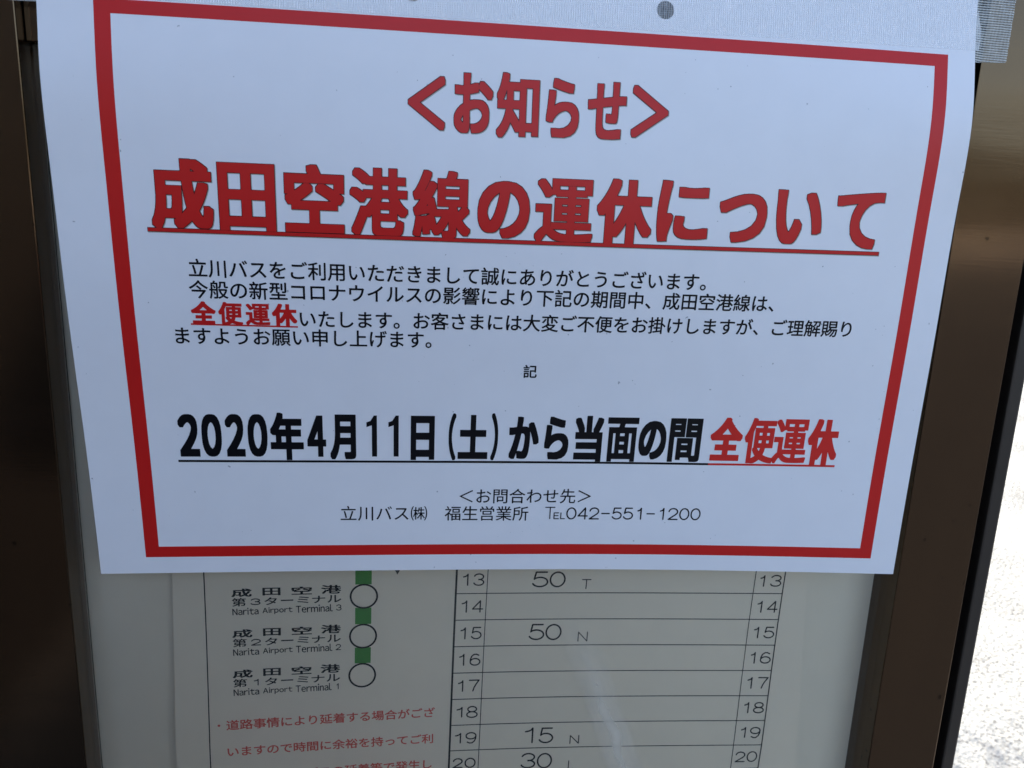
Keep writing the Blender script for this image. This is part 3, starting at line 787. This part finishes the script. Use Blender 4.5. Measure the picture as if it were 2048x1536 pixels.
# ------------------------------------------------------------------ unseen tree added behind the wall to cast a shade patch
def shadow_leafmat():
    mt, nt, bs = newmat('shadow_tree_leaves'); co = objco(nt)
    c = ramp(nt, noise(nt, co, 3, 3), [(0.3, (0.035, 0.07, 0.015)), (0.7, (0.09, 0.14, 0.035))]).outputs[0]
    L(nt, c, bs.inputs['Base Color']); bs.inputs['Roughness'].default_value = 0.55; return mt
tree = thing('shadow_tree', 'unseen small leafy tree added behind the wall and the sign case to cast shade', 'tree', (0.35, 3.4, GROUND))
bm = bmesh.new()
def limb(p, q, r0, r1, n=8, k=4):
    p = Vector(p); q = Vector(q); d = (q-p).normalized(); a = d.orthogonal().normalized(); b_ = d.cross(a); prev = None
    for i in range(k+1):
        c = p.lerp(q, i/k)+Vector((rng.uniform(-1, 1), rng.uniform(-1, 1), 0))*r0*0.3*(0 < i < k); rr = r0+(r1-r0)*i/k
        ringv = [bm.verts.new(c+(a*math.cos(2*math.pi*t/n)+b_*math.sin(2*math.pi*t/n))*rr) for t in range(n)]
        if prev:
            for t in range(n): bm.faces.new((prev[t], prev[(t+1) % n], ringv[(t+1) % n], ringv[t]))
        prev = ringv
TX, TY, TZ = 0.35, 3.4, GROUND
limb((TX, TY, TZ), (TX+.05, TY, TZ+2.3), .10, .07)
tips = []
for k in range(9):
    an = k*0.7+rng.uniform(-.2, .2); rr = rng.uniform(.45, .85); zt = TZ+rng.uniform(2.7, 3.9)
    q = (TX+math.cos(an)*rr, TY+math.sin(an)*rr, zt); limb((TX+.05, TY, TZ+rng.uniform(1.9, 2.3)), q, .045, .012, 6); tips.append(q)
me = bpy.data.meshes.new('trunk'); bm.to_mesh(me); bm.free()
link('trunk', me, m_plain('shadow_tree_bark', (0.12, 0.09, 0.065), 0.9, 0, 60, 0.8), tree)
V = []; Fc = []
cl = tips+[(TX+rng.uniform(-.7, .7), TY+rng.uniform(-.7, .7), TZ+rng.uniform(2.6, 4.0)) for _ in range(14)]
for c in cl:
    for _ in range(260):
        d = Vector((rng.gauss(0, 1), rng.gauss(0, 1), rng.gauss(0, .8))).normalized()*rng.uniform(.1, .36)
        p = Vector(c)+d; a = Vector((rng.gauss(0, 1), rng.gauss(0, 1), rng.gauss(0, .5))).normalized(); b_ = a.orthogonal().normalized()
        l = rng.uniform(.03, .055); k = len(V)
        V += [p, p+a*l*.5+b_*l*.32, p+a*l, p+a*l*.5-b_*l*.32]; Fc.append((k, k+1, k+2, k+3))
link('shadow_tree_crown', mesh('shadow_tree_crown', V, Fc), shadow_leafmat(), tree)

# ------------------------------------------------------------------ unseen passer-by taking the picture just behind the camera, placed to shade the notice
pers = thing('person', 'unseen person in dark jacket and trousers standing in front of the sign, arms raised', 'person', (-0.27, -0.80, GROUND))  # added behind the camera to shade the notice
CLOTH = m_plain('unseen_person_dark_cloth', (0.022, 0.023, 0.028), 0.9, 0, 300, 0.3)
SKIN = m_plain('skin', (0.45, 0.27, 0.19), 0.5)  # skin of the unseen person
HAIR = m_plain('unseen_person_black_hair', (0.012, 0.010, 0.009), 0.45)
def skinned(name, nodes, edges, mat, sub=2):
    me = bpy.data.meshes.new(name); me.from_pydata([n[0] for n in nodes], edges, []); me.update()
    o = bpy.data.objects.new(name, me); COL.objects.link(o)
    md = o.modifiers.new('skin', 'SKIN'); md.use_smooth_shade = True
    for v, n in zip(me.skin_vertices[0].data, nodes): v.radius = n[1]
    me.skin_vertices[0].data[0].use_root = True
    ss = o.modifiers.new('sub', 'SUBSURF'); ss.levels = ss.render_levels = sub
    bpy.context.view_layer.update()
    dg_ = bpy.context.evaluated_depsgraph_get()
    m2 = bpy.data.meshes.new_from_object(o.evaluated_get(dg_)); bpy.data.objects.remove(o)
    m2.name = name; m2.materials.clear(); m2.polygons.foreach_set('use_smooth', [True]*len(m2.polygons))
    return link(name, m2, mat, pers)
G = GROUND; px_, py_ = -0.27, -0.70
nd = [((px_, py_, G+.95), (.16, .12)), ((px_, py_, G+1.12), (.145, .11)), ((px_, py_+.01, G+1.30), (.175, .12)), ((px_, py_, G+1.43), (.13, .08)), ((px_, py_+.02, G+1.52), (.06, .06)),
      ((px_-.20, py_, G+1.42), (.065, .065)), ((px_-.27, py_+.10, G+1.20), (.052, .052)), ((-0.225, py_+.20, G+1.38), (.036, .036)),
      ((px_+.20, py_, G+1.42), (.065, .065)), ((px_+.29, py_+.10, G+1.20), (.052, .052)), ((0.095, py_+.20, G+1.38), (.036, .036)),
      ((px_-.10, py_, G+.84), (.10, .10)), ((px_-.12, py_+.02, G+.50), (.07, .075)), ((px_-.13, py_, G+.10), (.05, .05)), ((px_-.14, py_+.12, G+.04), (.045, .035)),
      ((px_+.10, py_, G+.84), (.10, .10)), ((px_+.12, py_+.02, G+.50), (.07, .075)), ((px_+.13, py_, G+.10), (.05, .05)), ((px_+.14, py_+.12, G+.04), (.045, .035))]
skinned('body', nd, [(0, 1), (1, 2), (2, 3), (3, 4), (3, 5), (5, 6), (6, 7), (3, 8), (8, 9), (9, 10), (0, 11), (11, 12), (12, 13), (13, 14), (0, 15), (15, 16), (16, 17), (17, 18)], CLOTH)
skinned('head', [((px_, py_+.03, G+1.52), (.05, .05)), ((px_, py_+.04, G+1.58), (.06, .075)), ((px_, py_+.035, G+1.66), (.078, .095)), ((px_, py_+.03, G+1.73), (.065, .075)),
                 ((px_, py_+.135, G+1.645), (.012, .012)), ((px_-.085, py_+.02, G+1.65), (.012, .02)), ((px_+.085, py_+.02, G+1.65), (.012, .02))], [(0, 1), (1, 2), (2, 3), (2, 4), (2, 5), (2, 6)], SKIN)
skinned('hair', [((px_, py_-.02, G+1.64), (.080, .07)), ((px_, py_-.005, G+1.72), (.082, .095)), ((px_, py_, G+1.765), (.05, .06))], [(0, 1), (1, 2)], HAIR)
for sx in (-1, 1):
    hx = -0.06+sx*.10; py_ = -0.795
    hn = [((hx+sx*.035, py_+.31, G+1.385), (.026, .026)), ((hx+sx*.02, py_+.36, G+1.43), (.036, .018)), ((hx, py_+.385, G+1.47), (.036, .014))]
    he = [(0, 1), (1, 2)]
    for f in range(4):
        hn += [((hx-sx*(.020+.006*f), py_+.395, G+1.495-.021*f), (.009, .009)), ((hx-sx*(.045+.003*f), py_+.402, G+1.50-.021*f), (.008, .008))]; he += [(2, 3+2*f), (3+2*f, 4+2*f)]
    hn += [((hx-sx*.02, py_+.365, G+1.455), (.010, .010)), ((hx-sx*.045, py_+.375, G+1.475), (.009, .009))]; he += [(1, 11), (11, 12)]
    skinned('unseen_person_hand', hn, he, SKIN, 1)
ph = link('smartphone', boxm('smartphone', -0.140, 0.020, -0.4020, -0.3940, 0.150, 0.228, 0.004, 3), m_plain('phone_glass', (0.01, 0.01, 0.012), 0.15))
ph.matrix_world = Matrix.Identity(4)
tag(ph, 'black smartphone held up level in both hands of the unseen person', 'phone')
